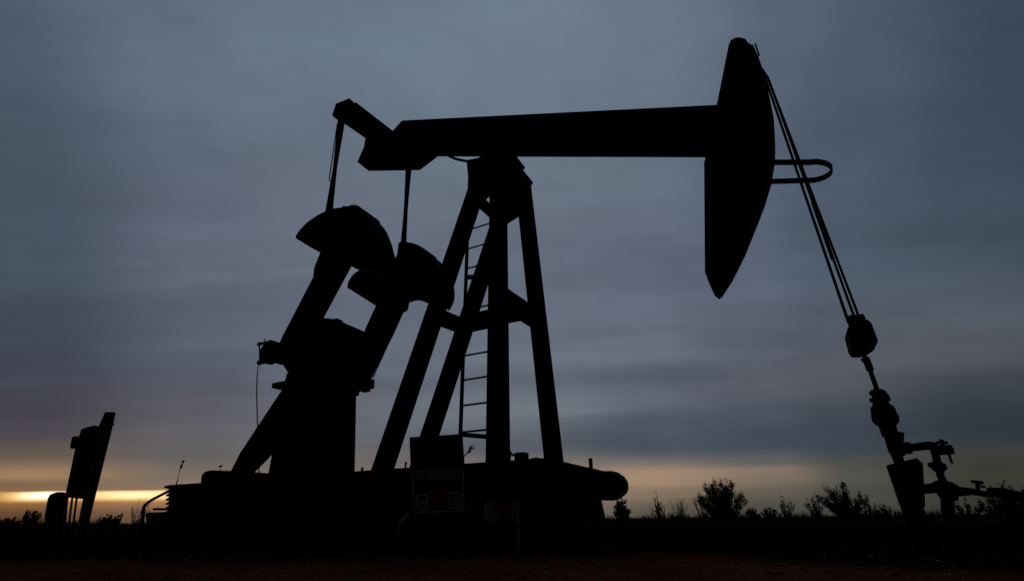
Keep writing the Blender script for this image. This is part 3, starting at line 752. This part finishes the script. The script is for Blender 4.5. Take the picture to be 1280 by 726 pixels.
def Q2(x, y): return G(x, y, CD-.3)-lw
pl = [(52,672),(55.5,640),(59,622),(62,617),(70,614.5),(77,614.5),(80,617),(76,672)]
bm = NB(); a = [bm.verts.new((lambda p: Vector((p.x, p.y, max(p.z,0))))(Q2(x, y))) for x, y in pl]; b = [bm.verts.new(v.co+Vector((0,.1,0))) for v in a]
bm.faces.new(a); bm.faces.new(b[::-1])
for i in range(len(pl)): j = (i+1) % len(pl); bm.faces.new((a[i], b[i], b[j], a[j]))
lb = obj('transformer_box', bm, M_CAB, None, 0.02); lb.location = lw
tag(lb, 'low dark round topped box standing left of the leaning cabinet post', 'utility box')

# ------------------------------------------------------------------ vegetation
def leafq(bm, p, s, rg_):
    d = Vector((rg_.gauss(0,1), rg_.gauss(0,1), rg_.gauss(0,1)+.8)).normalized()
    q = Vector((rg_.gauss(0,1), rg_.gauss(0,1), rg_.gauss(0,1))); q = (q-d*q.dot(d)).normalized()
    v = [bm.verts.new(p + d*s*a + q*s*b) for a, b in ((-1,0),(0,.38),(1,0),(0,-.38))]
    bm.faces.new(v)
def shrub(loc, w, h, dens, seed, label, group, plume=True, leaf=0.05, nst=None):
    r_ = random.Random(seed); root = thing('shrub', label, 'shrub', loc, r_.uniform(0, 6.28), group)
    st_ = NB(); lf = NB(); n = nst or int(9+dens*16) if dens > .1 else 17
    for i in range(n):
        a = r_.uniform(0, 6.283); f = math.sqrt(r_.random())
        tip = Vector((math.cos(a)*w*f, math.sin(a)*w*f, h*(1-0.45*f*f)*r_.uniform(.68, 1.0)))
        base = Vector((math.cos(a)*w*.12, math.sin(a)*w*.12, -.03))
        bend = Vector((math.cos(a)*w*f*.55, math.sin(a)*w*f*.55, tip.z*.42))
        pts = []
        for k in range(7):
            t_ = k/6; p = base*(1-t_)**2 + bend*2*t_*(1-t_) + tip*t_*t_
            pts.append(p + Vector((r_.gauss(0,1), r_.gauss(0,1), r_.gauss(0,.5)))*h*.012*(k > 0))
        rr_ = h*.011*r_.uniform(.7, 1.2)
        tube(st_, pts, [rr_*(1-.8*k/6) for k in range(7)], 5)
        for k in range(2, 7):
            for _ in range(2 if dens > .4 else 3):
                d = Vector((r_.gauss(0,.38), r_.gauss(0,.38), r_.uniform(.7, 1.5))).normalized()*h*r_.uniform(.07, .17)
                q = pts[k].lerp(pts[k-1], r_.random()); tube(st_, [q, q+d*.5+Vector((r_.gauss(0,.01),0,0)), q+d], [rr_*.4, rr_*.3, rr_*.16], 4)
                m_ = int(dens*r_.uniform(20, 40))
                for _k in range(m_):
                    u_ = r_.random(); pp = q+d*u_*1.05 + Vector((r_.gauss(0,1), r_.gauss(0,1), r_.gauss(0,1)))*h*.025
                    leafq(lf, pp, leaf*r_.uniform(.5, 1.1), r_)
    obj('stem', st_, M_TWIG, root)
    if dens > 0: obj('foliage', lf, M_LEAF, root)
    else: lf.free()
    return root
def place(x, y, dist, wpx, ytop, dens, seed, label, group=None, leaf=None, nst=None):
    dist *= 1.4
    p = G(x, 648, dist); p.z = gz(p.x, p.y)
    top = G(x, ytop, dist).z - p.z
    w = wpx/698.0*dist*1.0
    return shrub(p, w, top, dens, seed, label, group, True, leaf or dist*.0021, nst)
GP = 'dark shrubs along the horizon'
place(779, 650, 16, 11, 622, .9, 1, 'small dark upright shrub just right of the pump jack nose', GP)
place(824, 650, 24, 11, 616, .06, 2, 'bare twiggy shrub left of the pair of thin shrubs on the horizon', GP)
place(849, 650, 25, 15, 614, .02, 3, 'thin leafless shrub midway between pump jack nose and the large round shrub', GP)
place(879, 650, 25, 16, 610, .03, 4, 'tall bare branched shrub touching the left of the large round shrub', GP)
place(905, 650, 26, 34, 597, 1.0, 5, 'largest round dense dark shrub on the horizon', GP, None, 46)
place(941, 650, 28, 10, 634, .5, 6, 'low dark shrub at right foot of the large round shrub', GP)
place(962, 650, 30, 10, 632, .25, 7, 'low sparse shrub right of the large round shrub', GP)
place(984, 650, 28, 15, 620, .15, 8, 'wispy open shrub in the middle of the right horizon', GP)
place(1024, 650, 28, 14, 618, .18, 9, 'wispy shrub just left of the second dense shrub', GP)
place(1062, 650, 24, 31, 600, .85, 10, 'second dense dark shrub left of the wellhead tub', GP, None, 34)
place(1092, 650, 24, 14, 619, .12, 11, 'half bare shrub between dense shrub and wellhead tub', GP)
place(1112, 650, 25, 10, 627, .12, 12, 'thin shrub partly behind the wellhead tub', GP)
place(1212, 645, 18, 26, 621, .35, 13, 'low scrubby shrub behind the lower flow pipe', GP)
place(1272, 645, 9, 34, 606, 1.0, 14, 'dense low shrub at the far right behind the flow line', GP, None, 60)
place(38, 655, 22, 10, 636, .6, 15, 'small dark shrub left of the utility box', GP)
place(14, 655, 24, 14, 645, .5, 16, 'lowest dark shrub at the far left edge', GP)
place(132, 655, 20, 9, 640, .4, 17, 'small low shrub at the right foot of the cabinet post', GP)
place(171, 655, 20, 13, 622, .03, 18, 'bare wispy shrub below the glow left of the bent pipe', GP)
place(148, 655, 22, 8, 640, .3, 19, 'tiny low shrub between cabinet and bent pipe', GP)
# dry weed on the skid behind the panel
wp = UW(U(579,573,-.2))
wr = thing('dry_weed', 'dry forked weed stalk rising beside the panel at ladder foot', 'weed', wp, 0)
bm = NB(); Wd = lambda x, y: UW(U(x, y, -.2)) - wp
tube(bm, [Wd(574,592), Wd(579,571), Wd(585,565), Wd(590,557)], .008, 5)
for (x0, y0), (x1, y1) in (((585,565),(592,560)), ((587,561),(594,559)), ((586,563),(588,556)), ((588,560),(592,556)), ((584,566),(590,564))):
    tube(bm, [Wd(x0, y0), Wd(x1, y1)], [.007,.004], 5)
obj('stalk', bm, M_TWIG, wr)
# strip of low scrub along the horizon: uncountable
bm = NB(); r_ = random.Random(99)
for i in range(5200):
    x = r_.uniform(-30, 1310); d = r_.choice((r_.uniform(26, 60), r_.uniform(40, 90)))
    p = G(x, 648, d); p.z = gz(p.x, p.y)
    cl = .5+.5*math.sin(x*.05)*math.sin(x*.021+1)
    h = d*r_.uniform(.003, .016)*(.45+cl)
    if d < 32: h *= .6
    for _ in range(2):
        q = p+Vector((r_.gauss(0,.25), r_.gauss(0,.25), -.05)); tp = q+Vector((r_.gauss(0,.35)*h, r_.gauss(0,.35)*h, h+.05))
        w = d*.0009; s_ = Vector((w, 0, 0)); f_ = Vector((0, w, 0))
        a, b, c = bm.verts.new(q-s_), bm.verts.new(q+s_), bm.verts.new(q+f_); e = bm.verts.new(tp)
        bm.faces.new((a, b, e)); bm.faces.new((b, c, e)); bm.faces.new((c, a, e))
        if r_.random() < .5: leafq(bm, q.lerp(tp, r_.uniform(.3, 1)), d*.0018, r_)
sc = obj('scrub', bm, M_GRASS); tag(sc, 'strip of low dry scrub along the dark horizon', 'scrub', None, 'stuff')
# gravel and clods on the near dirt: uncountable
bm = NB()
for i in range(1500):
    y = 1.6+3.6*r_.random()**1.3; x = r_.uniform(-1.25*y-.3, 1.25*y+.3)
    s_ = r_.choice((r_.uniform(.003,.008), r_.uniform(.004,.012), r_.uniform(.006,.015)))
    n0_ = len(bm.verts)
    vs_ = bmesh.ops.create_icosphere(bm, subdivisions=1, radius=s_)['verts']
    sc_ = Vector((r_.uniform(.7,1.4), r_.uniform(.7,1.3), r_.uniform(.45,.8)))
    for v in vs_: v.co = Vector((v.co.x*sc_.x, v.co.y*sc_.y, v.co.z*sc_.z))*r_.uniform(.85,1.15) + Vector((x, y, gz(x, y)+s_*.2))
gv = obj('gravel', bm, M_STONE); tag(gv, 'scattered pale gravel and clods on the red dirt', 'gravel', None, 'stuff')
